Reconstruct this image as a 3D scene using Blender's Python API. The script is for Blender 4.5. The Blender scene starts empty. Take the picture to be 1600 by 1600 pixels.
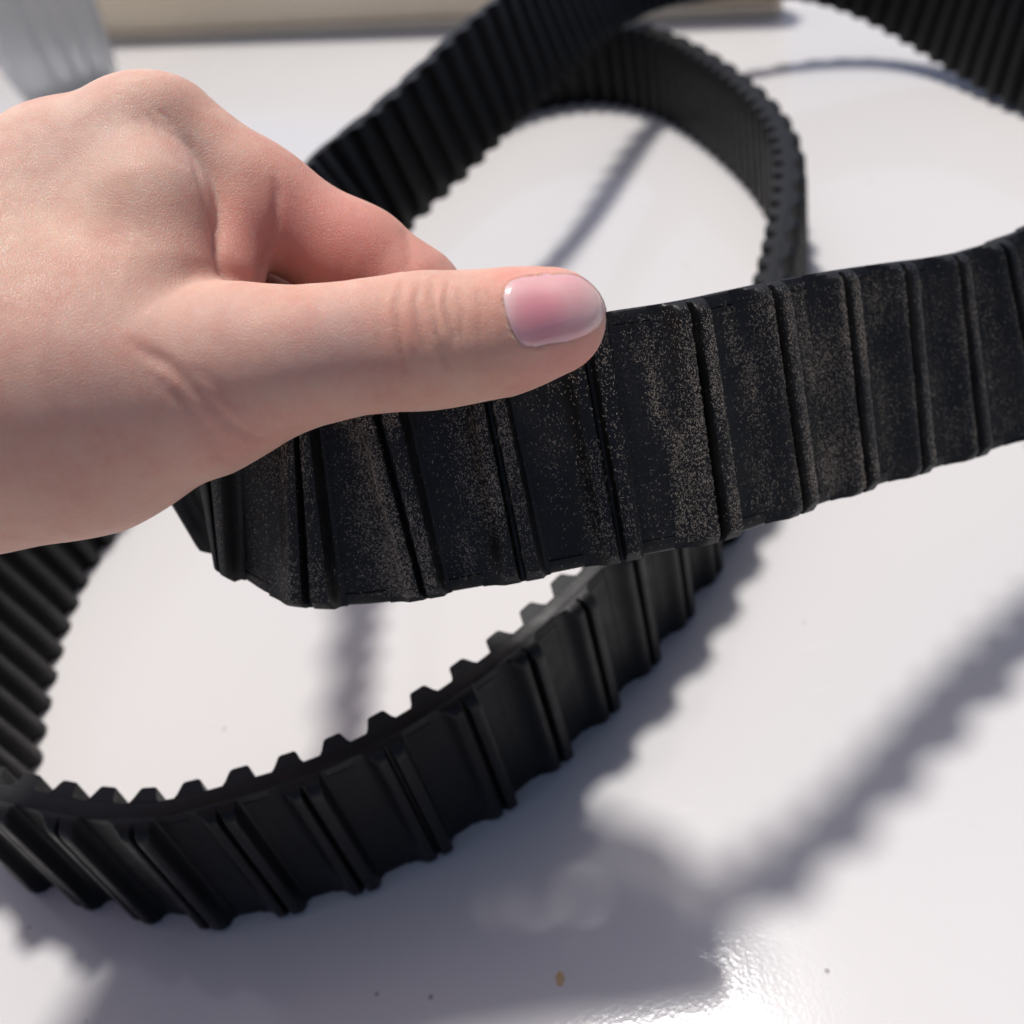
import bpy, bmesh, math, random
import numpy as np
from mathutils import Matrix, Vector

random.seed(4); rng = np.random.default_rng(7)
SC = bpy.context.scene
COL = SC.collection
S = 0.001                                   # everything below is written in millimetres

# ------------------------------------------------------------------ camera
CAM_H = 185.0
F_PX = 1550.0
th, rho = math.radians(40.4), math.radians(16)
_r = np.array([1, 0, 0.]); _u = np.array([0, math.sin(th), math.cos(th)]); _f = np.array([0, math.cos(th), -math.sin(th)])
RC = np.array([math.cos(rho)*_r - math.sin(rho)*_u, math.sin(rho)*_r + math.cos(rho)*_u, _f])
CAMP = np.array([0, 0, CAM_H])
cam_d = bpy.data.cameras.new('camera'); cam_o = bpy.data.objects.new('camera', cam_d); COL.objects.link(cam_o)
cam_o.matrix_world = Matrix(((RC[0][0], RC[1][0], -RC[2][0], 0), (RC[0][1], RC[1][1], -RC[2][1], 0),
                             (RC[0][2], RC[1][2], -RC[2][2], CAM_H*S), (0, 0, 0, 1)))
cam_d.sensor_fit = 'HORIZONTAL'; cam_d.sensor_width = 36; cam_d.lens = F_PX/1600*36
cam_d.clip_start = 0.01; cam_d.clip_end = 50
cam_d.dof.use_dof = True; cam_d.dof.focus_distance = 0.147; cam_d.dof.aperture_fstop = cam_d.lens/2.25
SC.camera = cam_o

# ------------------------------------------------------------------ light and exposure
SUN_EL, SUN_AZ = math.radians(69.6), math.radians(0)      # azimuth from +Y towards +X: the sun stands beyond the table
sky_w = bpy.data.worlds.new('World'); SC.world = sky_w; sky_w.use_nodes = True
wn = sky_w.node_tree.nodes; wl = sky_w.node_tree.links
for n in list(wn): wn.remove(n)
wo = wn.new('ShaderNodeOutputWorld'); wb = wn.new('ShaderNodeBackground'); ws = wn.new('ShaderNodeTexSky')
ws.sky_type = 'NISHITA'; ws.sun_disc = False; ws.sun_elevation = SUN_EL; ws.sun_rotation = SUN_AZ; ws.dust_density = 2.3; ws.air_density = .48; ws.ozone_density = .4
wb.inputs['Strength'].default_value = 0.135
wl.new(ws.outputs[0], wb.inputs[0]); wl.new(wb.outputs[0], wo.inputs[0])
sd = bpy.data.lights.new('sun', 'SUN'); so = bpy.data.objects.new('sun', sd); COL.objects.link(so)
sd.energy = 3.9; sd.angle = math.radians(6.8); sd.color = (1, 0.975, 0.94)
so.rotation_euler = (-(math.pi/2 - SUN_EL), 0, -SUN_AZ)
SC.view_settings.view_transform = 'Standard'; SC.view_settings.look = 'None'
SC.view_settings.exposure = -0.2; SC.view_settings.gamma = 1
SC.cycles.use_denoising = True
SC.cycles.max_bounces = 8

# ------------------------------------------------------------------ helpers
def ray(u, v):
    return np.array([(u-800)/F_PX, -(v-800)/F_PX, 1.]) @ RC
def at(u, v, D):
    return CAMP + D*ray(u, v)
def base(u, v, z=0.):
    d = ray(u, v); return CAMP + (z-CAM_H)/d[2]*d
def proj(P):
    q = (np.asarray(P, float)-CAMP) @ RC.T
    return np.stack([800+F_PX*q[..., 0]/q[..., 2], 800-F_PX*q[..., 1]/q[..., 2], q[..., 2]], -1)

def tag(o, label=None, cat=None, group=None, kind=None):
    if label: o['label'] = label
    if cat: o['category'] = cat
    if group: o['group'] = group
    if kind: o['kind'] = kind
    return o
def empty(name, loc):
    o = bpy.data.objects.new(name, None); COL.objects.link(o); o.location = Vector(loc)*S; o.empty_display_size = 0.01
    return o
def link_mesh(name, me, m, parent=None, origin=(0, 0, 0)):
    o = bpy.data.objects.new(name, me); COL.objects.link(o)
    if m is not None: me.materials.append(m)
    if parent is not None:
        o.parent = parent; o.location = Vector(origin)*S - parent.location if False else Vector((0, 0, 0))
    return o
def mesh(name, verts, faces, m, parent=None, smooth=True, sharp=None):
    """verts in world millimetres; stored relative to the parent's origin (or own centre)."""
    v = np.asarray(verts, float)*S
    org = np.array(parent.matrix_basis.translation) if parent is not None and parent.type == 'EMPTY' else np.zeros(3)
    me = bpy.data.meshes.new(name); me.from_pydata((v-org).tolist(), [], [list(map(int, f)) for f in faces])
    me.validate(); me.update()
    if smooth: me.polygons.foreach_set('use_smooth', np.ones(len(me.polygons), bool))
    if sharp: me.set_sharp_from_angle(angle=math.radians(sharp))
    o = bpy.data.objects.new(name, me); COL.objects.link(o); me.materials.append(m)
    if parent is not None: o.parent = parent
    return o

def mat(name, color=(.5, .5, .5), rough=.5, **kw):
    m = bpy.data.materials.new(name); m.use_nodes = True
    b = m.node_tree.nodes['Principled BSDF']
    b.inputs['Base Color'].default_value = (*color, 1); b.inputs['Roughness'].default_value = rough
    for k, val in kw.items(): b.inputs[k].default_value = val
    return m, m.node_tree, b
def N(t, typ, **kw):
    n = t.nodes.new(typ)
    for k, val in kw.items():
        if k in n.inputs: n.inputs[k].default_value = val
        else: setattr(n, k, val)
    return n
def noise(t, scale, detail=3, rough=.55, co=None, dist=0.):
    n = N(t, 'ShaderNodeTexNoise'); n.inputs['Scale'].default_value = scale; n.inputs['Detail'].default_value = detail
    n.inputs['Roughness'].default_value = rough; n.inputs['Distortion'].default_value = dist
    if co is not None: t.links.new(co, n.inputs['Vector'])
    return n.outputs['Fac']
def ramp(t, fac, stops):
    n = N(t, 'ShaderNodeValToRGB'); e = n.color_ramp.elements
    while len(e) < len(stops): e.new(.5)
    for el, (p, c) in zip(e, stops): el.position = p; el.color = (c, c, c, 1) if isinstance(c, (int, float)) else (*c, 1)
    t.links.new(fac, n.inputs[0]); return n.outputs['Color']
def mixc(t, fac, a, b, mode='MIX'):
    n = N(t, 'ShaderNodeMix', data_type='RGBA', blend_type=mode)
    for sock, val in ((n.inputs[0], fac), (n.inputs[6], a), (n.inputs[7], b)):
        if hasattr(val, 'links'): t.links.new(val, sock)
        elif isinstance(val, (int, float)): sock.default_value = val
        else: sock.default_value = (*val, 1)
    return n.outputs[2]
def math_(t, op, a, b=0.):
    n = N(t, 'ShaderNodeMath', operation=op)
    for i, val in enumerate((a, b)):
        if hasattr(val, 'links'): t.links.new(val, n.inputs[i])
        else: n.inputs[i].default_value = val
    return n.outputs[0]
def bump(t, b, h, strength, dist):
    n = N(t, 'ShaderNodeBump'); n.inputs['Strength'].default_value = strength; n.inputs['Distance'].default_value = dist
    t.links.new(h, n.inputs['Height']); t.links.new(n.outputs[0], b.inputs['Normal']); return n

def objco(t):
    return N(t, 'ShaderNodeTexCoord').outputs['Object']

# ------------------------------------------------------------------ materials
# white pebbled plastic table top
M_TABLE, t, b = mat('white_plastic', (.80, .80, .79), .3)
co = objco(t)
peb = noise(t, 1500, 2, .5, co)
vor = N(t, 'ShaderNodeTexVoronoi'); vor.inputs['Scale'].default_value = 1050; t.links.new(co, vor.inputs['Vector'])
h = math_(t, 'ADD', math_(t, 'MULTIPLY', peb, .6), math_(t, 'MULTIPLY', vor.outputs['Distance'], .5))
bump(t, b, h, .075, .0002)
mps = N(t, 'ShaderNodeMapping'); mps.inputs['Rotation'].default_value = (0, 0, .62); mps.inputs['Scale'].default_value = (26, 900, 1)
t.links.new(co, mps.inputs[0]); scr = ramp(t, noise(t, 1., 3, .5, mps.outputs[0], .25), [(.66, 0.), (.72, 1.)])
mps2 = N(t, 'ShaderNodeMapping'); mps2.inputs['Rotation'].default_value = (0, 0, -.5); mps2.inputs['Scale'].default_value = (18, 1100, 1)
t.links.new(co, mps2.inputs[0]); scr2 = ramp(t, noise(t, 1., 2, .5, mps2.outputs[0], .2), [(.69, 0.), (.75, 1.)])
scr = math_(t, 'MULTIPLY', math_(t, 'MAXIMUM', scr, scr2), ramp(t, noise(t, 24, 3, .5, co), [(.5, 0.), (.66, 1.)]))
smud = noise(t, 14, 5, .6, co)
big = noise(t, 5, 3, .5, co)
r = ramp(t, smud, [(.3, .085), (.7, .135)])
t.links.new(math_(t, 'ADD', r, math_(t, 'MULTIPLY', scr, .28)), b.inputs['Roughness'])
spk = N(t, 'ShaderNodeTexVoronoi'); spk.inputs['Scale'].default_value = 85; t.links.new(co, spk.inputs['Vector'])
spm = ramp(t, spk.outputs['Distance'], [(.028, 1.), (.055, 0.)])
spsel = ramp(t, noise(t, 31, 2, .5, co), [(.47, 0.), (.54, 1.)])
spm = mixc(t, 1., spm, spsel, 'MULTIPLY')
c1 = mixc(t, ramp(t, big, [(.35, 0.), (.7, 1.)]), (.635, .615, .607), (.605, .588, .582))
c1 = mixc(t, math_(t, 'MULTIPLY', scr, .35), c1, (.75, .745, .735))
c1 = mixc(t, math_(t, 'MULTIPLY', ramp(t, noise(t, 60, 6, .7, co), [(.62, 0.), (.75, 1.)]), .25), c1, (.56, .54, .525))
t.links.new(mixc(t, math_(t, 'MULTIPLY', spm, .75), c1, (.22, .18, .17)), b.inputs['Base Color'])
b.inputs['Coat Weight'].default_value = .0
b.inputs['Specular IOR Level'].default_value = .33

def rubber(name, dusty):
    m, t, b = mat(name, (.010, .010, .011), .42, **{'Specular IOR Level': .31})
    co = objco(t)
    fine = noise(t, 2600, 3, .6, co); mid = noise(t, 260, 4, .6, co)
    h = math_(t, 'ADD', math_(t, 'MULTIPLY', fine, .5), math_(t, 'MULTIPLY', mid, .25))
    bump(t, b, h, .18, .00025)
    t.links.new(ramp(t, mid, [(.3, .38), (.7, .55)]), b.inputs['Roughness'])
    basec = mixc(t, ramp(t, noise(t, 90, 4, .6, co), [(.4, 0.), (.8, 1.)]), (.005, .005, .0055), (.009, .009, .0095))
    if dusty:
        at_ = N(t, 'ShaderNodeAttribute', attribute_name='dust').outputs['Fac']
        d1 = ramp(t, noise(t, 95, 5, .62, co, .4), [(.42, 0.), (.68, 1.)])
        d2 = ramp(t, noise(t, 3200, 2, .7, co, .8), [(.5, 0.), (.66, 1.)])
        d = math_(t, 'MULTIPLY', math_(t, 'MULTIPLY', d1, d2), at_)
        basec = mixc(t, math_(t, 'MULTIPLY', d, .5), basec, (.11, .09, .075))
    t.links.new(basec, b.inputs['Base Color'])
    return m
M_RUB = rubber('black_rubber', False)
M_RUBD = rubber('dusty_black_rubber', True)
M_LINT, t, b = mat('pale_lint', (.54, .45, .35), .8)

# skin
M_SKIN, t, b = mat('skin', (.60, .36, .26), .42)
co = objco(t)
ca = N(t, 'ShaderNodeAttribute', attribute_name='skin_tint')
mott = noise(t, 120, 5, .65, co); mott2 = noise(t, 700, 3, .6, co)
c = mixc(t, math_(t, 'MULTIPLY', ramp(t, mott, [(.4, 0.), (.70, 1.)]), .50), ca.outputs['Color'], (.60, .25, .19))
c = mixc(t, math_(t, 'MULTIPLY', ramp(t, mott2, [(.45, 0.), (.8, 1.)]), .12), c, (.80, .57, .47))
t.links.new(c, b.inputs['Base Color'])
b.inputs['Subsurface Weight'].default_value = 1.0
b.inputs['Subsurface Radius'].default_value = (1.0, .36, .22)
b.inputs['Subsurface Scale'].default_value = .0022
b.inputs['IOR'].default_value = 1.4
b.inputs['Specular IOR Level'].default_value = .45
v1 = N(t, 'ShaderNodeTexVoronoi', feature='DISTANCE_TO_EDGE'); v1.inputs['Scale'].default_value = 2300
mp = N(t, 'ShaderNodeMapping'); mp.inputs['Scale'].default_value = (1.25, .8, .8); mp.inputs['Rotation'].default_value = (.3, .2, .5)
t.links.new(co, mp.inputs[0])
wob = N(t, 'ShaderNodeVectorMath', operation='MULTIPLY_ADD')
nz = N(t, 'ShaderNodeTexNoise'); nz.inputs['Scale'].default_value = 500; t.links.new(mp.outputs[0], nz.inputs['Vector'])
t.links.new(nz.outputs['Color'], wob.inputs[0]); wob.inputs[1].default_value = (.0007,)*3; t.links.new(mp.outputs[0], wob.inputs[2])
t.links.new(wob.outputs[0], v1.inputs['Vector'])
lines = ramp(t, v1.outputs['Distance'], [(0., 0.), (.16, 1.)])
h = math_(t, 'ADD', math_(t, 'MULTIPLY', lines, .55), math_(t, 'MULTIPLY', noise(t, 420, 4, .6, co), .9))
bump(t, b, h, .46, .0002)
t.links.new(ramp(t, noise(t, 300, 3, .6, co), [(.3, .46), (.7, .62)]), b.inputs['Roughness'])

M_NAIL, t, b = mat('nail', (.72, .40, .37), .13)
nt = N(t, 'ShaderNodeAttribute', attribute_name='skin_tint').outputs['Color']
t.links.new(nt, b.inputs['Base Color'])
b.inputs['Subsurface Weight'].default_value = .6; b.inputs['Subsurface Radius'].default_value = (1, .4, .3); b.inputs['Subsurface Scale'].default_value = .0012
b.inputs['Coat Weight'].default_value = .2; b.inputs['Coat Roughness'].default_value = .08
co = objco(t)
mpn = N(t, 'ShaderNodeMapping'); mpn.inputs['Rotation'].default_value = (0, 0, .1); mpn.inputs['Scale'].default_value = (90, 1500, 1500); t.links.new(co, mpn.inputs[0])
bump(t, b, noise(t, 1., 2, .5, mpn.outputs[0]), .25, .00012)

M_TAN, t, b = mat('tan_board', (.50, .40, .27), .6)
co = objco(t)
t.links.new(mixc(t, ramp(t, noise(t, 9, 5, .6, co), [(.35, 0.), (.7, 1.)]), (.88, .73, .53), (.82, .68, .49)), b.inputs['Base Color'])
bump(t, b, noise(t, 400, 4, .6, co), .2, .0004)

M_FROST, t, b = mat('frosted_plastic', (.84, .85, .86), .34)
b.inputs['Transmission Weight'].default_value = .85; b.inputs['IOR'].default_value = 1.3
co = objco(t); bump(t, b, noise(t, 60, 3, .5, co), .3, .003)

# ------------------------------------------------------------------ the setting: table top
def grid_box(x0, x1, y0, y1, z0, z1, bev, m, name, parent=None, seg=3):
    bm = bmesh.new(); bmesh.ops.create_cube(bm, size=1)
    bmesh.ops.scale(bm, vec=((x1-x0), (y1-y0), (z1-z0)), verts=bm.verts)
    bmesh.ops.translate(bm, vec=((x0+x1)/2, (y0+y1)/2, (z0+z1)/2), verts=bm.verts)
    if bev: bmesh.ops.bevel(bm, geom=list(bm.edges), offset=bev, segments=seg, profile=.5, affect='EDGES', clamp_overlap=True)
    v = [tuple(q.co) for q in bm.verts]; bm.verts.index_update(); f = [[q.index for q in fa.verts] for fa in bm.faces]; bm.free()
    return mesh(name, v, f, m, parent, False)
table = grid_box(-900, 900, -320, 1060, -28, 0, 4, M_TABLE, 'table_top')
tag(table, kind='structure')

# ------------------------------------------------------------------ belts
W, HB = 39.0, 2.0                         # belt width, half thickness of its band
def pspline(P):
    """closed natural-parameter cubic spline through P (n,k); returns a function of u in [0,1)."""
    P = np.asarray(P, float); n = len(P)
    d = np.linalg.norm(np.roll(P[:, :3], -1, 0)-P[:, :3], axis=1)**.75
    T = np.concatenate([[0], np.cumsum(d)])
    A = np.zeros((n, n)); B = np.zeros((n, P.shape[1]))
    for i in range(n):
        hm, hp = d[i-1], d[i]
        A[i, i-1] += hm; A[i, i] += 2*(hm+hp); A[i, (i+1) % n] += hp
        B[i] = 6*((P[(i+1) % n]-P[i])/hp-(P[i]-P[i-1])/hm)
    Mm = np.linalg.solve(A, B)
    def f(u):
        x = (np.asarray(u) % 1.)*T[-1]; k = np.clip(np.searchsorted(T, x, 'right')-1, 0, n-1)
        hh = d[k][:, None]; a = (T[k+1]-x)[:, None]; c = (x-T[k])[:, None]; k1 = (k+1) % n
        return Mm[k]*a**3/(6*hh)+Mm[k1]*c**3/(6*hh)+(P[k]/hh-Mm[k]*hh/6)*a+(P[k1]/hh-Mm[k1]*hh/6)*c
    return f

class Belt:
    """closed ribbon: bottom edge points, width directions, and how far the given edge lies off the middle line"""
    def __init__(self, pts):
        Bp = np.array([p[0] for p in pts], float); Wd = np.array([p[1] for p in pts], float); off = np.array([p[2] for p in pts], float)
        Wd /= np.linalg.norm(Wd, axis=1)[:, None]
        C = Bp.copy()
        for _ in range(4):
            tn = np.roll(C, -1, 0)-np.roll(C, 1, 0); tn /= np.linalg.norm(tn, axis=1)[:, None]
            nn = np.cross(tn, Wd); nn /= np.linalg.norm(nn, axis=1)[:, None]
            C = Bp-nn*off[:, None]
        f = pspline(np.hstack([C, Wd*40]))
        u = np.linspace(0, 1, 4001)[:-1]; q = f(u)
        w = q[:, 3:]/np.linalg.norm(q[:, 3:], axis=1)[:, None]
        c = q[:, :3]+w*W/2
        seg = np.linalg.norm(np.roll(c, -1, 0)-c, axis=1); self.s = np.concatenate([[0], np.cumsum(seg)]); self.L = self.s[-1]
        ss = np.linspace(0, self.L, 3001)[:-1]
        cc = np.vstack([c, c[:1]]); wv = np.vstack([w, w[:1]])
        self.ss = np.append(ss, self.L)
        self.C = np.stack([np.interp(self.ss, self.s, cc[:, i]) for i in range(3)], 1)
        self.Wv = np.stack([np.interp(self.ss, self.s, wv[:, i]) for i in range(3)], 1)
        tg = np.roll(self.C[:-1], -1, 0)-np.roll(self.C[:-1], 1, 0); tg = np.vstack([tg, tg[:1]])
        self.T = tg/np.linalg.norm(tg, axis=1)[:, None]
        self.Wv -= self.T*(self.Wv*self.T).sum(1)[:, None]; self.Wv /= np.linalg.norm(self.Wv, axis=1)[:, None]
        self.Nn = np.cross(self.T, self.Wv)
    def frame(self, s):
        s = np.asarray(s) % self.L
        g = lambda X: np.stack([np.interp(s, self.ss, X[:, i]) for i in range(3)], -1)
        return g(self.C), g(self.Wv), g(self.Nn)
    def pos(self, s, v, h):
        C, w, n = self.frame(s); return C+w*np.asarray(v)[..., None]+n*np.asarray(h)[..., None]
    def s_at_px(self, u, v_, s_lo=None):
        p = proj(self.C+self.Wv*0); k = np.argmin((p[:, 0]-u)**2+(p[:, 1]-v_)**2); return self.ss[k]

RIB = np.array([(-6.6, 1.7), (-6.5, 2.03), (-5.4, 2.15), (-4.5, 2.45), (-3.8, 3.0), (-3.2, 3.7), (-2.75, 4.25), (-2.4, 4.52), (-2.1, 4.62), (-1.1, 4.62), (-.85, 4.45), (-.7, 3.9), (-.55, 3.3),
                (-.4, 3.0), (.12, 3.0), (.27, 3.5), (.4, 4.4), (.58, 4.85), (.88, 5.0), (2.35, 5.0), (2.65, 4.85), (2.83, 4.4), (2.97, 3.5), (3.12, 2.7), (3.4, 2.25), (4.0, 2.04), (4.1, 1.7)])
TOOTH = np.array([(-3.1, -1.7), (-3.0, -2.03), (-2.75, -2.3), (-2.5, -2.9), (-1.95, -4.45), (-1.7, -4.9), (-1.3, -5.1), (1.3, -5.1), (1.7, -4.9), (1.95, -4.45), (2.5, -2.9), (2.75, -2.3), (3.0, -2.03), (3.1, -1.7)])

def sweep_piece(belt, s0, prof, vs, hfun):
    """grid over profile (along the belt) x v (across it), closed by caps and a floor"""
    n, mv = len(prof), len(vs)
    ds = np.repeat(prof[:, 0][:, None], mv, 1); hh = np.repeat(prof[:, 1][:, None], mv, 1); vv = np.repeat(np.array(vs)[None], n, 0)
    hh = hfun(hh, vv)
    P = belt.pos((s0+ds).ravel(), vv.ravel(), hh.ravel())
    F = [(i*mv+j, (i+1)*mv+j, (i+1)*mv+j+1, i*mv+j+1) for i in range(n-1) for j in range(mv-1)]
    F.append([i*mv for i in range(n)][::-1]); F.append([i*mv+mv-1 for i in range(n)])
    F.append([j for j in range(mv)]+[(n-1)*mv+j for j in range(mv)][::-1])
    return P, F

RH = 1.2
def endcut(h, v):                             # chamfered rib ends: long at the top edge, short at the bottom
    dt, db = W/2-v, W/2+v
    lim = np.minimum(2.05+3.9*np.sqrt(1-(1-np.clip(dt/4.4, 0, 1))**2), 3.6+db*1.1)
    return np.minimum(h, lim)-.10*np.exp(-(np.minimum(np.abs(h-lim), 3)/.5)**2)
def dust_attr(o, fn):
    me = o.data; a = me.attributes.new('dust', 'FLOAT', 'POINT'); a.data.foreach_set('value', np.asarray(fn, np.float32))

def build_belt(belt, name, label, m, phase_o, phase_i, dusty):
    root = empty(name, (0, 0, 0)); tag(root, label, 'belt')
    no = round(belt.L/15.9); ni = round(belt.L/9.65)
    po, pi_ = belt.L/no, belt.L/ni
    # band
    sect = [(-W/2, -1.6), (-W/2, 1.3), (-W/2+.25, 1.8), (-W/2+.8, 2.0), (-W/2+2.1, 2.0), (-W/2+2.25, 1.8), (-W/2+2.4, 2.0), (-W/2+4.2, 2.0), (-W/4, 2.0), (0, 2.0), (W/4, 2.0),
            (W/2-4.2, 2.0), (W/2-2.4, 2.0), (W/2-2.25, 1.8), (W/2-2.1, 2.0), (W/2-.8, 2.0), (W/2-.25, 1.8), (W/2, 1.3), (W/2, -1.6), (W/2-.4, -2.0), (0, -2.0), (-W/2+.4, -2.0)]
    ns = int(belt.L/1.6); k = len(sect)
    s = np.arange(ns)/ns*belt.L
    sv = np.array(sect)
    sg = np.repeat(s, k); vg = np.tile(sv[:, 0], ns); hg = np.tile(sv[:, 1], ns)
    # the pad between two ribs is slightly dished
    ph = ((sg-phase_o)/po) % 1.
    dish = np.where((hg > 1.7) & (np.abs(vg) < W/2-3.), -.30*np.sin(np.pi*np.clip((ph-.28)/.30, 0, 1)), 0)
    P = belt.pos(sg, vg, hg+dish)
    F = [(i*k+j, ((i+1) % ns)*k+j, ((i+1) % ns)*k+(j+1) % k, i*k+(j+1) % k) for i in range(ns) for j in range(k)]
    band = mesh('band', P, F, m, root, True, 35)
    if dusty: dust_attr(band, np.where(hg > 1.5, 1., .0))
    vs_r = np.array([-W/2+.05, -W/2+.3, -W/2+.8, -W/2+1.3, -W/2+1.8, -W/2+2.4, -W/4, 0, W/4, W/2-6, W/2-5.2, W/2-4.6, W/2-4, W/2-3.4, W/2-2.8, W/2-2.2, W/2-1.6, W/2-1.0, W/2-.5, W/2-.05])
    def hr(h, v):
        return np.where(h > 2, endcut(2+(h-2)*RH, v), h)
    for i in range(no):
        P, F = sweep_piece(belt, phase_o+i*po, RIB, vs_r, hr)
        o = mesh('rib', P, F, m, root, True, 33)
        if dusty: dust_attr(o, np.full(len(P), .8))
    vs_t = np.array([-W/2+.06, -W/2+.4, -W/4, 0, W/4, W/2-.4, W/2-.06])
    def ht(h, v):
        d = W/2-np.abs(v); g = np.interp(d, [0, .4], [.93, 1.]); return np.where(h < -2, -2+(h+2)*g, h)
    for i in range(ni):
        P, F = sweep_piece(belt, phase_i+i*pi_, TOOTH, vs_t, ht)
        F = [f[::-1] for f in F]
        mesh('tooth', P, F, m, root, True, 32)
    return root, po

Z = np.array([0, 0, 1.])
# belt standing on the table
low = []
def LB(x, y, off, w=(0, 0, 1), z=0.): low.append((np.array([x, y, z]), np.array(w, float), off))
for px in ((475, 1425), (600, 1385), (800, 1265), (965, 1110), (1100, 935)):
    p = base(*px); LB(p[0], p[1], 4.4)
LB(78, 222, 0); LB(103, 268, 0)
for x, y in ((115.5, 308), (125, 346), (126, 420), (114, 482), (92, 512), (66, 519)): LB(x, y, -5)
LB(20, 495, 0); LB(-40, 420, 0); LB(-95, 335, 0); LB(-124, 270, 0, (-.12, .04, 1))
for x, y in ((-130, 243), (-134, 200)): LB(x, y, -4.5, (-.18, 0, 1))
LB(-137, 172, 0, (-.14, -.03, 1)); LB(-130, 146, 0)
LB(-111, 127, 4.4); 
p = base(350, 1452); LB(p[0], p[1], 4.4)
ring2 = Belt(low)

# belt held up by the hand
top = []
def TB(B, w, off): top.append((np.array(B, float), np.array(w, float), off))
def slat(bp, tp, tilt, off):
    m_ = np.array([0, 1, -math.tan(math.radians(tilt))]); rb, rt = ray(*bp), ray(*tp); k_ = (rb @ m_)/(rt @ m_)
    D = W/np.linalg.norm(rt*k_-rb); TB(at(*bp, D), at(*tp, D*k_)-at(*bp, D), off); print(bp, round(D, 1), round(D*k_, 1))
for bp, tp, tl in (((660, 942), (590, 560), 29), ((830, 912), (760, 527), 29), ((990, 880), (925, 492), 29), ((1130, 850), (1060, 470), 29),
                   ((1265, 805), (1205, 440), 29), ((1420, 752), (1390, 408), 32), ((1600, 690), (1590, 372), 36)):
    slat(bp, tp, tl, 5.2)
TB((162, 163, 41), (-.05, .6, 1), 0); TB((226, 207, 22), (.15, .3, 1), 0); TB((257, 285, 7), (.2, 0, 1), 0)
WA = -.58*RC[0]+.44*RC[1]-.78*RC[2]; WA2 = .6*WA+.4*np.array([-.3, .3, .9])
for (u, v, D), w in (((1600, 175, 395), (.22, .03, 1)), ((1450, 90, 440), (.15, .12, 1)), ((1300, 10, 467), (.05, .2, 1)), ((1180, -8, 475), (-.1, .3, 1)),
                     ((1080, 0, 470), (-.25, .35, 1)), ((960, 50, 424), WA2), ((890, 112, 390), WA), ((820, 180, 368), WA), ((735, 268, 354), WA), ((650, 345, 343), WA)):
    TB(at(u, v, D), w, -4.8)
TB(at(590, 440, 315), (-.4, .3, 1), 0); TB(at(462, 585, 250), (-.25, .15, 1), 0); TB(at(388, 705, 214), (-.15, .1, 1), 0); TB(at(346, 815, 193), (-.08, .1, 1), 0)
TB(at(350, 864, 182), (-.02, .15, 1), 2); TB(at(366, 896, 175), (.0, .28, 1), 4); TB(at(402, 928, 169), (.04, .4, 1), 5.2); TB(at(455, 949, 164.5), (.08, .48, 1), 5.2); TB(at(550, 957, 161.5), (.12, .52, 1), 5.2)
ring1 = Belt(top)
print('ring lengths', ring1.L, ring2.L)

s1 = ring1.s_at_px(1097, 660)-1.5; s2 = ring2.s_at_px(655, 1240)-1.5
belt_held, po1 = build_belt(ring1, 'toothed_belt', 'dusty black toothed rubber belt held up between thumb and fingers', M_RUBD, s1, s1+2, True)
belt_low, po2 = build_belt(ring2, 'toothed_belt', 'clean black toothed rubber belt standing on its edge on the white table', M_RUB, s2, s2+1, False)

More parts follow.
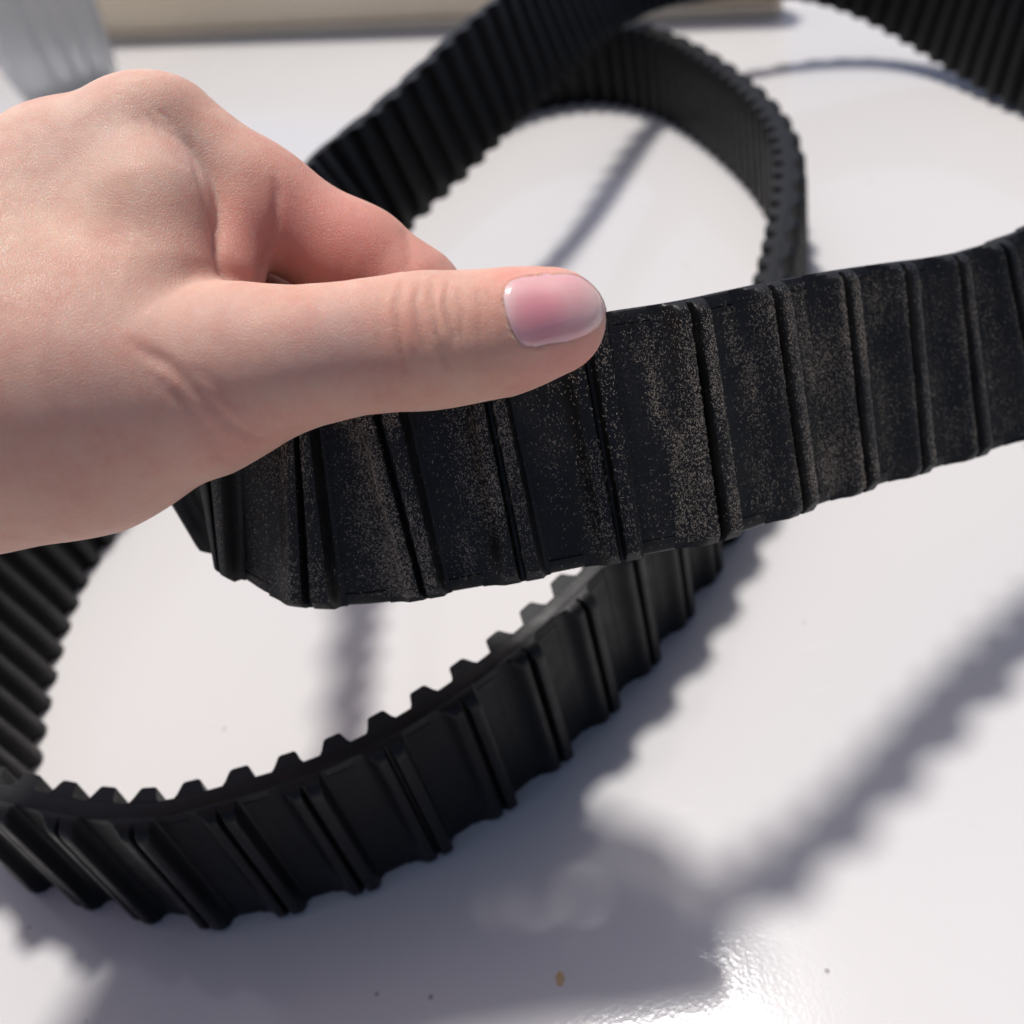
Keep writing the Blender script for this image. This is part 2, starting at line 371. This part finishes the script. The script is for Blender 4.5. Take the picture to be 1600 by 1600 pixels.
# lint caught on the held belt's outer face
def lint(belt, root, s_lo, s_hi, n, po, phase, s_base=0):
    V = []; F = []
    cells = rng.random((400, 24))
    # smooth value noise over (s, v) for patchiness
    gs = np.linspace(0, 1, 64); patch = rng.random((90, 14))
    def pn(s, v):
        x = (s-s_lo)/(s_hi-s_lo)*70; y = (v+W/2)/W*9
        xi = np.clip(x.astype(int), 0, 88); yi = np.clip(y.astype(int), 0, 12); fx = x-xi; fy = y-yi
        fx = fx*fx*(3-2*fx); fy = fy*fy*(3-2*fy)
        return (patch[xi, yi]*(1-fx)+patch[xi+1, yi]*fx)*(1-fy)+(patch[xi, yi+1]*(1-fx)+patch[xi+1, yi+1]*fx)*fy
    s = rng.uniform(s_lo, s_hi, n*4); v = rng.uniform(-W/2+1, W/2-1, n*4)
    ph = ((s-phase)/po+.5) % 1.-.5
    ds = ph*po
    wt = (.2+pn(s, v*.45))**2.0*.8*np.interp(ds, [-9, -7, -3, -1.0, -.6, .3, .9, 2.3, 2.9, 4.5, 6.5, 9], [.55, .6, 1., .8, .03, .05, .9, .8, .04, .03, .2, .55])*np.interp(np.abs(v), [0, W/2-4, W/2-2, W/2], [1, 1, .5, .15])
    pad = np.floor((s-phase+po*.55)/po+.5).astype(int)-np.where(ds > 2.8, 0, 0)
    pad = np.ceil((s-phase-3.)/po).astype(int)
    dens = {0: 1.2, 1: .85, 2: 1.4, 3: .5, 4: .4, 5: .3, -1: .4, -2: .9, -3: 2.2, -4: .55, -5: .3}
    wt = wt*np.array([dens.get(int(k_-s_base), .3) for k_ in pad])
    keep = rng.random(n*4) < wt*1.45
    s, v, ds = s[keep][:n], v[keep][:n], ds[keep][:n]
    hprof = np.interp(ds, RIB[1:-1, 0], RIB[1:-1, 1], left=2.0, right=2.0)
    hprof = endcut(2+(hprof-2)*RH, v)
    L_ = rng.uniform(.08, .42, len(s))*np.where(rng.random(len(s)) < .1, 1.6, 1); ang = np.where(rng.random(len(s)) < .5, rng.normal(1.57, .5, len(s)), rng.uniform(0, 6.283, len(s))); cur = rng.normal(0, 1.3, len(s)); wd = rng.uniform(.009, .026, len(s))
    pts = []
    for j, tt in enumerate((-.5, -.17, .17, .5)):
        a = ang+cur*tt
        pts.append((s+np.cos(a)*L_*tt, v+np.sin(a)*L_*tt, hprof+.07+.10*(rng.random(len(s)))))
    lay = []
    for j, (ps, pv, phh) in enumerate(pts):
        a = ang+cur*(-.5, -.17, .17, .5)[j]; ww = wd*(.6 if j in (0, 3) else 1)
        lay.append(belt.pos(ps-np.sin(a)*ww, pv+np.cos(a)*ww, phh)); lay.append(belt.pos(ps+np.sin(a)*ww, pv-np.cos(a)*ww, phh))
    n_ = len(s); P = np.stack(lay, 1).reshape(-1, 3)
    F = []
    for j in range(3):
        b0 = np.arange(n_)*8+2*j; F.append(np.stack([b0, b0+1, b0+3, b0+2], 1))
    F = np.concatenate(F)
    o = mesh('lint', P, F, M_LINT, root, False); o['kind'] = 'stuff'
    return o
sA = ring1.s_at_px(330, 850); sB = ring1.s_at_px(1600, 530)
if sB < sA: sA -= ring1.L
lint(ring1, belt_held, sA, sB+15, 36000, po1, s1)

# ------------------------------------------------------------------ the hand: one continuous surface grown from a distance field
KD = 1.09
def cap(a, b):                                # tapered capsule from (u, v, depth, radius in px)
    A = at(a[0], a[1], a[2]*KD); B = at(b[0], b[1], b[2]*KD)
    return A, B, a[3]*a[2]*KD/F_PX, b[3]*b[2]*KD/F_PX
def d_cap(P, c):
    A, B, ra, rb = c
    ab = B-A; tt = np.clip((P-A) @ ab/(ab @ ab), 0, 1)
    return np.linalg.norm(P-A-tt[:, None]*ab, axis=1)-(ra+(rb-ra)*tt)
def d_chain(P, pts, k):
    d = None
    for a, b in zip(pts[:-1], pts[1:]):
        e = d_cap(P, cap(a, b)); d = e if d is None else np.minimum(d, e) if k == 0 else smin(d, e, k)
    return d
def smin(a, b, k):
    hh = np.clip(.5+.5*(b-a)/k, 0, 1); return b+(a-b)*hh-k*hh*(1-hh)

THUMB = [(871, 501, 127.0, 74), (845, 506, 127.5, 80), (780, 521, 128.5, 92), (700, 531, 129.5, 97), (640, 535, 130, 99), (560, 544, 131, 96), (480, 557, 132, 102), (400, 570, 134, 118), (320, 590, 137, 138)]
THUMB_MC = [(320, 590, 137, 136), (180, 600, 139, 168), (60, 620, 139, 195), (-120, 650, 138, 205)]
THENAR = [(285, 640, 138, 84), (150, 678, 141, 134), (0, 705, 145, 148)]
INDEX_MC = [(192, 226, 146, 88), (100, 280, 148, 104), (0, 352, 147, 112), (-160, 450, 146, 130)]
DORSUM = [(190, 335, 147, 105), (60, 430, 147, 150), (-120, 530, 146, 190)]
WEB = [(240, 400, 143, 54), (180, 470, 141, 100), (60, 520, 143, 140)]
INDEX = [(268, 217, 147, 86), (400, 316, 149, 84), (560, 410, 151, 80), (640, 468, 151.5, 80)]
INDEX2 = [(640, 468, 151.5, 80), (700, 525, 151, 72), (770, 580, 151, 64), (830, 600, 150, 56)]
PALMB = [(366, 300, 147, 52), (380, 350, 145.2, 54), (352, 425, 142.5, 62)]
FOLD = [(222, 232, 143, 60), (246, 320, 139, 68), (262, 430, 136, 72)]
MIDDLE = [(150, 345, 155, 84), (500, 560, 162, 78), (600, 680, 161, 68), (640, 740, 158, 58)]
RINGF = [(120, 440, 158, 84), (420, 640, 168, 74), (530, 750, 165, 64), (580, 780, 161, 56)]
LITTLE = [(100, 540, 160, 74), (350, 690, 169, 62), (440, 760, 166, 54), (490, 780, 163, 48)]
PALM = [(170, 430, 152, 118), (0, 520, 150, 150), (-160, 570, 148, 160)]
WRIST = [(-120, 575, 142, 195), (-420, 660, 126, 225), (-900, 820, 102, 300), (-2600, 1150, 92, 480)]
WEBC = at(352, 372, 142*KD); TIPX = at(330, 430, 140*KD) @ RC[0]
def hand_raw(P):
    th_ = d_chain(P, THUMB, 3.0)
    tm = smin(d_chain(P, THUMB_MC, 6), d_chain(P, THENAR, 6), 7)
    thumb = smin(th_, tm, 5)
    back = smin(d_chain(P, INDEX_MC, 6), d_chain(P, DORSUM, 8), 9)
    palm = d_chain(P, PALM, 8)
    web = d_chain(P, WEB, 8)
    idx = smin(d_chain(P, INDEX, 4), d_chain(P, INDEX2, 3), 3)
    dw = np.linalg.norm(P-WEBC, axis=1); kk = .8+7*np.clip((dw-14)/12, 0, 1)
    idx = smin(idx, d_chain(P, PALMB, 3), 2.2+kk*.3)
    body = smin(back, palm, 12); body = smin(body, web, 10); body = smin(body, d_chain(P, FOLD, 5), 9)
    body = smin(body, idx, kk)
    body = smin(body, thumb, 2.5+5.5*np.clip((TIPX-P @ RC[0])/8, 0, 1))
    for fgr in (MIDDLE, RINGF, LITTLE): body = smin(body, d_chain(P, fgr, 4), 3.0)
    body = smin(body, d_chain(P, WRIST, 10), 16)
    return body

def trace(fn, px, d0=95., d1=260.):
    px = np.asarray(px, float); R = np.stack([ray(*q) for q in px]); ln = np.linalg.norm(R, axis=1); D = np.full(len(px), d0)
    for _ in range(90):
        D = D+np.clip(fn(CAMP+R*D[:, None]), -4, 6)*.8/ln
        D = np.minimum(D, d1)
    return CAMP+R*D[:, None]
def densify(pl, n=24):
    pl = np.asarray(pl, float); d = np.concatenate([[0], np.cumsum(np.linalg.norm(np.diff(pl, axis=0), axis=1))])
    x = np.linspace(0, d[-1], n); return np.stack([np.interp(x, d, pl[:, i]) for i in range(2)], 1)
def d_poly(P, Q):
    d = np.full(len(P), 1e9); tb = np.zeros(len(P))
    for i in range(len(Q)-1):
        ab = Q[i+1]-Q[i]; t_ = np.clip((P-Q[i]) @ ab/max(ab @ ab, 1e-9), 0, 1)
        e = np.linalg.norm(P-Q[i]-t_[:, None]*ab, axis=1); m_ = e < d; d[m_] = e[m_]; tb[m_] = (i+t_[m_])/(len(Q)-1)
    return d, tb

CREASES = [  # pixel polyline, depth mm, width mm (negative depth raises a roll)
    ([(624, 441), (616, 480), (622, 530), (634, 580)], .48, .5), ([(650, 441), (648, 475), (654, 520), (668, 560)], .24, .4),
    ([(674, 437), (672, 470), (682, 520), (697, 575)], .50, .48), ([(697, 440), (694, 480), (706, 525), (704, 550)], .26, .4),
    ([(712, 450), (720, 490), (719, 540)], .24, .4), ([(742, 450), (749, 490), (748, 535)], .18, .4),
    ([(640, 440), (634, 490), (644, 560)], -.24, .8), ([(686, 440), (684, 490), (694, 550)], -.24, .8), ([(590, 445), (586, 500), (594, 560)], .10, .5),
    ([(205, 535), (262, 568), (318, 624), (355, 664), (402, 688)], .55, .9, 1), ([(262, 600), (300, 650), (330, 690), (338, 714)], .4, 1.0, 1),
    ([(285, 570), (330, 602), (372, 640)], .16, .8), ([(300, 566), (350, 605), (395, 640)], .12, .7), ([(240, 590), (285, 630)], .12, .9),
    ([(246, 170), (262, 184), (272, 204)], .14, .5), ([(225, 175), (243, 192), (252, 214)], .12, .5), ([(205, 180), (222, 198), (230, 222)], .10, .5), ([(500, 452), (496, 500), (502, 560)], .07, .5), ([(760, 450), (764, 490), (762, 530)], .1, .35),
    ([(430, 268), (433, 300), (430, 350), (414, 405), (404, 430)], .65, .7, 1), ([(300, 245), (318, 300), (332, 360), (341, 425)], .5, .8),
    ([(632, 352), (640, 385), (636, 430)], .25, 1.0),
]
CR3 = [(trace(hand_raw, densify(c_[0])), c_[1], c_[2], len(c_) > 3) for c_ in CREASES]

def grad(fn, P, e=.15):
    g = np.stack([fn(P+np.eye(3)[i]*e)-fn(P-np.eye(3)[i]*e) for i in range(3)], 1); return g/np.maximum(np.linalg.norm(g, axis=1), 1e-9)[:, None]
# nail outline, on the thumb's upper front
NAIL = np.array([(786, 462), (789, 448), (800, 438), (830, 431), (868, 428), (905, 430), (928, 441), (942, 462), (945, 486), (937, 506), (918, 520), (893, 531), (862, 540), (835, 544), (818, 541), (806, 528), (796, 506), (789, 484)], float)
def shrink(px, c_, lim=.965):
    px = np.array(px, float)
    for _ in range(40):
        bad = np.abs(hand_raw(trace(hand_raw, px)*1.)) > .12
        gr = grad(hand_raw, trace(hand_raw, px)); rd = np.stack([ray(*q) for q in px]); rd /= np.linalg.norm(rd, axis=1)[:, None]
        bad |= (gr*rd).sum(1) > -.17
        if not bad.any(): break
        px[bad] = c_+(px[bad]-c_)*lim
    return px
NAIL = shrink(NAIL, NAIL.mean(0), .985)
nail_in = (NAIL-NAIL.mean(0))*.93+NAIL.mean(0)
NAIL3 = trace(hand_raw, nail_in)
NLOOP = np.vstack([NAIL3, NAIL3[:1]])
NC = NAIL3.mean(0)
def in_nail(P):
    q = proj(P)[:, :2]; inside = np.zeros(len(q), bool); j = len(NAIL)-1
    for i in range(len(NAIL)):
        xi, yi = NAIL[i]; xj, yj = NAIL[j]
        c_ = ((yi > q[:, 1]) != (yj > q[:, 1])) & (q[:, 0] < (xj-xi)*(q[:, 1]-yi)/(yj-yi+1e-12)+xi); inside ^= c_; j = i
    return inside & (np.linalg.norm(P-NC, axis=1) < 11)

def hand_sdf(P):
    d = hand_raw(P)
    near = np.abs(d) < 3.5
    Pn = P[near]; dd = d[near]
    for Q, dp, wd, run in CR3:
        lo, hi = Q.min(0)-4*wd, Q.max(0)+4*wd
        m_ = np.all((Pn > lo) & (Pn < hi), axis=1)
        if not m_.any(): continue
        e, tb = d_poly(Pn[m_], Q)
        dd[m_] += dp*np.exp(-(e/wd)**2)*np.clip((tb if run else np.minimum(tb, 1-tb))*5, .15, 1)
    m_ = np.linalg.norm(Pn-NC, axis=1) < 14                        # nail fold: a raised rim of flesh round the nail, the bed a little sunk
    if m_.any():
        e, tb = d_poly(Pn[m_], NLOOP); sg_ = np.where(in_nail(Pn[m_]), -e, e)
        q = proj(Pn[m_]); side = np.clip((905-q[:, 0])/60, 0, 1)
        dd[m_] -= .20*side*np.exp(-((sg_-.6)/.8)**2)
        dd[m_] += .25*np.clip((-sg_-.1)/1.0, 0, 1)
    d[near] = dd
    return d

def surface(fn, lo, hi, hres):
    """naive surface nets on a narrow band"""
    lo = np.array(lo, float); B = 8; nb = np.ceil((np.array(hi)-lo)/(hres*B)).astype(int)
    n = nb*B+1
    bc = np.stack(np.meshgrid(*[np.arange(k) for k in nb], indexing='ij'), -1).reshape(-1, 3)
    cen = lo+(bc+.5)*B*hres
    dc = hand_raw(cen)
    act = np.abs(dc) < B*hres*.95+2.
    G = np.full(n, 1e3, np.float32)
    for (i, j, k), s_ in zip(bc[~act], dc[~act]): G[i*B:i*B+B+1, j*B:j*B+B+1, k*B:k*B+B+1] = np.where(s_ > 0, 9., -9.)
    loc = np.stack(np.meshgrid(*[np.arange(B+1)]*3, indexing='ij'), -1).reshape(-1, 3)
    ab = bc[act]
    for c0 in range(0, len(ab), 300):
        blk = ab[c0:c0+300]; idx = (blk[:, None]*B+loc[None]).reshape(-1, 3)
        G[idx[:, 0], idx[:, 1], idx[:, 2]] = fn(lo+idx*hres)
    Sg = G < 0
    cs = np.zeros(n-1, np.int8)
    for o in np.ndindex(2, 2, 2): cs += Sg[o[0]:n[0]-1+o[0], o[1]:n[1]-1+o[1], o[2]:n[2]-1+o[2]]
    cells = np.argwhere((cs > 0) & (cs < 8))
    acc = np.zeros((len(cells), 3)); cnt = np.zeros(len(cells))
    cor = list(np.ndindex(2, 2, 2))
    for a in cor:
        for ax in range(3):
            if a[ax]: continue
            b_ = list(a); b_[ax] = 1
            ia, ib = cells+a, cells+b_
            va = G[ia[:, 0], ia[:, 1], ia[:, 2]]; vb = G[ib[:, 0], ib[:, 1], ib[:, 2]]
            m_ = (va < 0) != (vb < 0); t_ = va/(va-vb+1e-12)
            p = ia.astype(float); p[:, ax] += t_
            acc[m_] += p[m_]; cnt[m_] += 1
    V = lo+acc/cnt[:, None]*hres
    ID = np.full(n-1, -1, np.int64); ID[cells[:, 0], cells[:, 1], cells[:, 2]] = np.arange(len(cells))
    Fs = []
    for ax in range(3):
        o1, o2 = [(1, 2), (2, 0), (0, 1)][ax]
        sl = [slice(1, n[i]-1) for i in range(3)]; sl[ax] = slice(0, n[ax]-1)
        a = Sg[tuple(sl)]; sl2 = list(sl); sl2[ax] = slice(1, n[ax]); b_ = Sg[tuple(sl2)]
        for flip in (False, True):
            e = np.argwhere((~a & b_) if flip else (a & ~b_))
            if not len(e): continue
            off = np.array([sl[i].start for i in range(3)]); e = e+off
            q = []
            for d1, d2 in ((1, 1), (0, 1), (0, 0), (1, 0)):
                c_ = e.copy(); c_[:, o1] -= d1; c_[:, o2] -= d2; q.append(ID[c_[:, 0], c_[:, 1], c_[:, 2]])
            q = np.stack(q, 1); Fs.append(q[:, ::-1] if flip else q)
    F = np.concatenate(Fs); F = F[(F >= 0).all(1)]
    return V, F


import time; _t0 = time.time()
allp = np.array([at(q[0], q[1], q[2]*KD) for ch in (THUMB, THUMB_MC, THENAR, INDEX_MC, DORSUM, WEB, INDEX, INDEX2, MIDDLE, RINGF, LITTLE, PALM, WRIST) for q in ch])
lo = allp.min(0)-30; hi = allp.max(0)+30; lo -= 8
HRES = 0.48
V, F = surface(hand_sdf, lo, hi, HRES)
for _ in range(2):
    g = grad(hand_sdf, V); V = V-g*np.clip(hand_sdf(V), -.4, .4)[:, None]
print('hand', len(V), time.time()-_t0)

# skin colour: blood and tan per area, redder darker creases, sunlit back painted paler
TINT = np.tile(np.array([.70, .42, .325]), (len(V), 1))
def blot(px, rad, col, amt):
    c3 = trace(hand_raw, [px])[0]; w = amt*np.exp(-(np.linalg.norm(V-c3, axis=1)/rad)**2)
    TINT[:] = TINT*(1-w[:, None])+np.array(col)*w[:, None]
for px, rad, col, amt in (((560, 380), 13, (.66, .24, .19), .75), ((480, 330), 10, (.66, .25, .20), .6), ((380, 360), 7, (.66, .24, .19), .8), ((330, 400), 6, (.62, .25, .2), .5), ((680, 420), 6, (.66, .3, .24), .5),
                          ((905, 560), 6, (.70, .30, .25), .7), ((840, 575), 7, (.70, .34, .28), .6), ((800, 430), 4, (.80, .28, .22), .6), ((870, 425), 4, (.78, .32, .27), .5), ((770, 480), 4, (.70, .36, .27), .5),
                          ((370, 690), 8, (.66, .30, .25), .55), ((660, 600), 9, (.66, .36, .27), .35), ((190, 150), 14, (.76, .52, .40), .4), ((60, 300), 25, (.74, .52, .38), .5), ((260, 330), 8, (.58, .36, .28), .4), ((60, 230), 14, (.80, .56, .45), .6), ((150, 200), 9, (.80, .55, .45), .5), ((545, 520), 5, (.56, .42, .38), .5), ((470, 540), 5, (.56, .41, .37), .4), ((330, 500), 7, (.60, .42, .37), .35), ((640, 500), 5, (.74, .40, .30), .5), ((110, 560), 12, (.62, .42, .37), .35), ((300, 250), 5, (.60, .44, .40), .4), ((740, 590), 6, (.74, .50, .36), .4)):
    blot(px, rad, col, amt)
for Q, dp, wd, _r1 in CR3[:6]:
    e, _ = d_poly(V, Q); w = .26*np.exp(-(e/.5)**2)*(dp > 0); TINT[:] = TINT*(1-w[:, None])+np.array((.55, .23, .16))*w[:, None]
for Q, dp, wd, _r1 in CR3[9:12]:
    e, _ = d_poly(V, Q); w = .14*np.exp(-(e/.9)**2); TINT[:] = TINT*(1-w[:, None])+np.array((.56, .20, .16))*w[:, None]

hand = empty('person', at(150, 500, 165))
tag(hand, "left hand of a person reaching in, thumb and fingers pinching the raised belt", 'person')
skin = mesh('hand', V, F, M_SKIN, hand)
def set_tint(o, T):
    a = o.data.attributes.new('skin_tint', 'FLOAT_COLOR', 'POINT'); a.data.foreach_set('color', np.hstack([T, np.ones((len(T), 1))]).astype(np.float32).ravel())
set_tint(skin, TINT)

# thumbnail: a curved plate over its bed
nu, nv = 40, 28
cen = NAIL.mean(0); angs = np.linspace(0, 2*np.pi, nu, endpoint=False)
dN = NAIL-cen; aN = np.arctan2(dN[:, 1], dN[:, 0]); rN = np.hypot(dN[:, 0], dN[:, 1]); o_ = np.argsort(aN)
rr = np.interp(angs, np.concatenate([aN[o_]-2*np.pi, aN[o_], aN[o_]+2*np.pi, aN[o_]+4*np.pi]), np.tile(rN[o_], 4))
px = [cen]; fr = np.linspace(0, 1, nv+1)[1:]
for f_ in fr:
    for a_, r_ in zip(angs, rr): px.append(cen+np.array([math.cos(a_), math.sin(a_)])*r_*f_*.985)
px = np.array(px)
P0 = trace(hand_raw, px); g0 = grad(hand_raw, P0)
frac = np.concatenate([[0], np.repeat(fr, nu)])
lift = np.where(frac > .9, np.interp(frac, [.86, 1.], [.12, .0]), .12)
tipw = np.clip((px[:, 0]-890)/50, 0, 1); lift = lift+.18*tipw*np.clip(frac*1.2, 0, 1)
cross = np.concatenate([[0], np.tile(np.sin(angs), nv)])*frac
lift = lift+.36*np.clip(1-cross**2*1.15, 0, 1)
P0 = P0+g0*lift[:, None]
F0 = [(0, 1+(j+1) % nu, 1+j) for j in range(nu)]
for i in range(nv-1):
    for j in range(nu): F0.append((1+i*nu+j, 1+i*nu+(j+1) % nu, 1+(i+1)*nu+(j+1) % nu, 1+(i+1)*nu+j))
lower = P0-g0*.45; nP = len(P0)
rimo = [1+(nv-1)*nu+j for j in range(nu)]
V2 = np.vstack([P0, lower]); F2 = list(F0)+[tuple(q+nP for q in f_[::-1]) for f_ in F0]+[(rimo[j], rimo[(j+1) % nu], rimo[(j+1) % nu]+nP, rimo[j]+nP) for j in range(nu)]
me_n = mesh('thumbnail', V2, F2, M_NAIL, hand)
bm = bmesh.new(); bm.from_mesh(me_n.data); bmesh.ops.recalc_face_normals(bm, faces=bm.faces); bm.to_mesh(me_n.data); bm.free()
u_ = (px[:, 0]-786)/(945-786); v_ = (px[:, 1]-(455-(px[:, 0]-790)*.06))/90.
TN = np.tile(np.array([.82, .43, .43]), (nP, 1))
w = np.clip(1-((u_-.36)/.30)**2-((v_-.45)/.55)**2, 0, 1)*.7; TN = TN*(1-w[:, None])+np.array((.76, .25, .30))*w[:, None]
w = np.clip((u_-.72)/.2, 0, 1)*.75; TN = TN*(1-w[:, None])+np.array((.86, .60, .53))*w[:, None]
w = np.clip((.13-u_)/.10, 0, 1)*.6; TN = TN*(1-w[:, None])+np.array((.84, .60, .58))*w[:, None]
set_tint(me_n, np.vstack([TN, TN]))

# ------------------------------------------------------------------ far background
L0 = base(200, 66); R0 = base(1020, 36)
dr = (R0-L0); dr /= np.linalg.norm(dr); nb_ = np.array([-dr[1], dr[0], 0])
bo = empty('tan_board', (L0+R0)/2)
tag(bo, 'tan board standing along the back edge of the white table', 'board')
def obox(name, a, bq, depth, z0, z1, bev, m, parent):
    c_ = (a+bq)/2; ln = np.linalg.norm(bq-a)
    bm = bmesh.new(); bmesh.ops.create_cube(bm, size=1); bmesh.ops.scale(bm, vec=(ln, depth, z1-z0), verts=bm.verts)
    bmesh.ops.bevel(bm, geom=list(bm.edges), offset=bev, segments=4, profile=.5, affect='EDGES')
    bmesh.ops.rotate(bm, cent=(0, 0, 0), matrix=Matrix.Rotation(math.atan2(dr[1], dr[0]), 3, 'Z'), verts=bm.verts)
    bmesh.ops.translate(bm, vec=tuple(c_+nb_*depth/2+np.array([0, 0, (z0+z1)/2])), verts=bm.verts)
    bm.verts.index_update(); v = [tuple(q.co) for q in bm.verts]; f = [[q.index for q in fa.verts] for fa in bm.faces]; bm.free()
    return mesh(name, v, f, m, parent, True, 40)
obox('panel', L0-dr*420, base(1215, 28), 16, 8, 62, 3, M_TAN, bo)
obox('foot_rail', L0-dr*420, base(1213, 28), 13, 0, 7.5, 2, M_TAN, bo)

def tub():
    root = empty('frosted_tub', base(140, 170)); tag(root, 'frosted translucent plastic tub standing behind the hand near the tan board', 'tub')
    a = base(62, 190); bq = base(212, 128); ex = bq-a; wd = np.linalg.norm(ex); ex /= wd; ey = np.array([-ex[1], ex[0], 0])
    def ring(z, grow, rc, inset=0):
        hw = wd/2*grow-inset; out = []
        c_ = (a+bq)/2+ey*wd/2
        for q in range(4):
            sx, sy = ((1, 1), (-1, 1), (-1, -1), (1, -1))[q]
            for s_ in range(8):
                an = q*math.pi/2+s_/7*math.pi/2
                out.append(c_+ex*((hw-rc)*sx+rc*math.cos(an))+ey*((hw-rc)*sy+rc*math.sin(an))+np.array([0, 0, z]))
        return out
    prof = [(0, .62, 16), (1.2, .74, 19), (4, .84, 22), (9, .92, 24), (18, .98, 24), (30, 1.0, 23), (60, 1.04, 18), (118, 1.08, 19), (119, 1.13, 20), (122, 1.13, 20), (122.5, 1.06, 19), (119, 1.05, 18), (60, 1.0, 17), (30, .96, 21), (18, .93, 22), (9, .86, 22), (4, .76, 20), (2.2, .60, 15)]
    Vv = []; k = 32
    for z, g_, rc in prof: Vv += ring(z, g_, rc)
    Ff = [(i*k+j, i*k+(j+1) % k, (i+1)*k+(j+1) % k, (i+1)*k+j) for i in range(len(prof)-1) for j in range(k)]
    Ff.append(list(range(k))[::-1]); Ff.append([(len(prof)-1)*k+j for j in range(k)])
    mesh('wall', Vv, Ff, M_FROST, root, True, 50)
    # moulded ribs down the near wall
    for f_ in (.3, .5, .68):
        q0 = a+ex*wd*f_; Vr = []
        for z in (14, 30, 70, 110):
            g_ = np.interp(z, [12, 60, 118], [1.0, 1.04, 1.08]); out = -ey*(wd/2*(g_-1)+1.2)
            for dx, dy in ((-2.2, 1.4), (-1.2, 0), (1.2, 0), (2.2, 1.4)): Vr.append(q0+ex*dx+out+ey*dy+np.array([0, 0, z]))
        Fr = [(i*4+j, i*4+j+1, (i+1)*4+j+1, (i+1)*4+j) for i in range(3) for j in range(3)]+[(3, 2, 1, 0), (12, 13, 14, 15)]
        mesh('moulded_rib', Vr, Fr, M_FROST, root)
tub()

# an orange glint on the table, modelled as a tiny tan chip
fp = base(875, 1530)
glint_chip = mesh('glint_chip', [fp+np.array(q) for q in ((-.7, -1.1, .1), (.1, -1.3, .25), (.9, -.3, .1), (.8, .8, .35), (.1, 1.4, .2), (-.6, .5, .5), (0, 0, .75), (-.7, -1.1, .0), (.1, -1.3, .0), (.9, -.3, .0), (.8, .8, .0), (.1, 1.4, .0), (-.6, .5, .0))],
             [(i, (i+1) % 6, 6) for i in range(6)]+[(7+i, 7+(i+1) % 6, (i+1) % 6, i) for i in range(6)]+[tuple(range(12, 6, -1))], mat('tan_glint', (.62, .40, .20), .45)[0], None, False)
tag(glint_chip, 'tiny tan chip standing in for an orange glint on the white table in front of the lower belt', 'glint_chip')
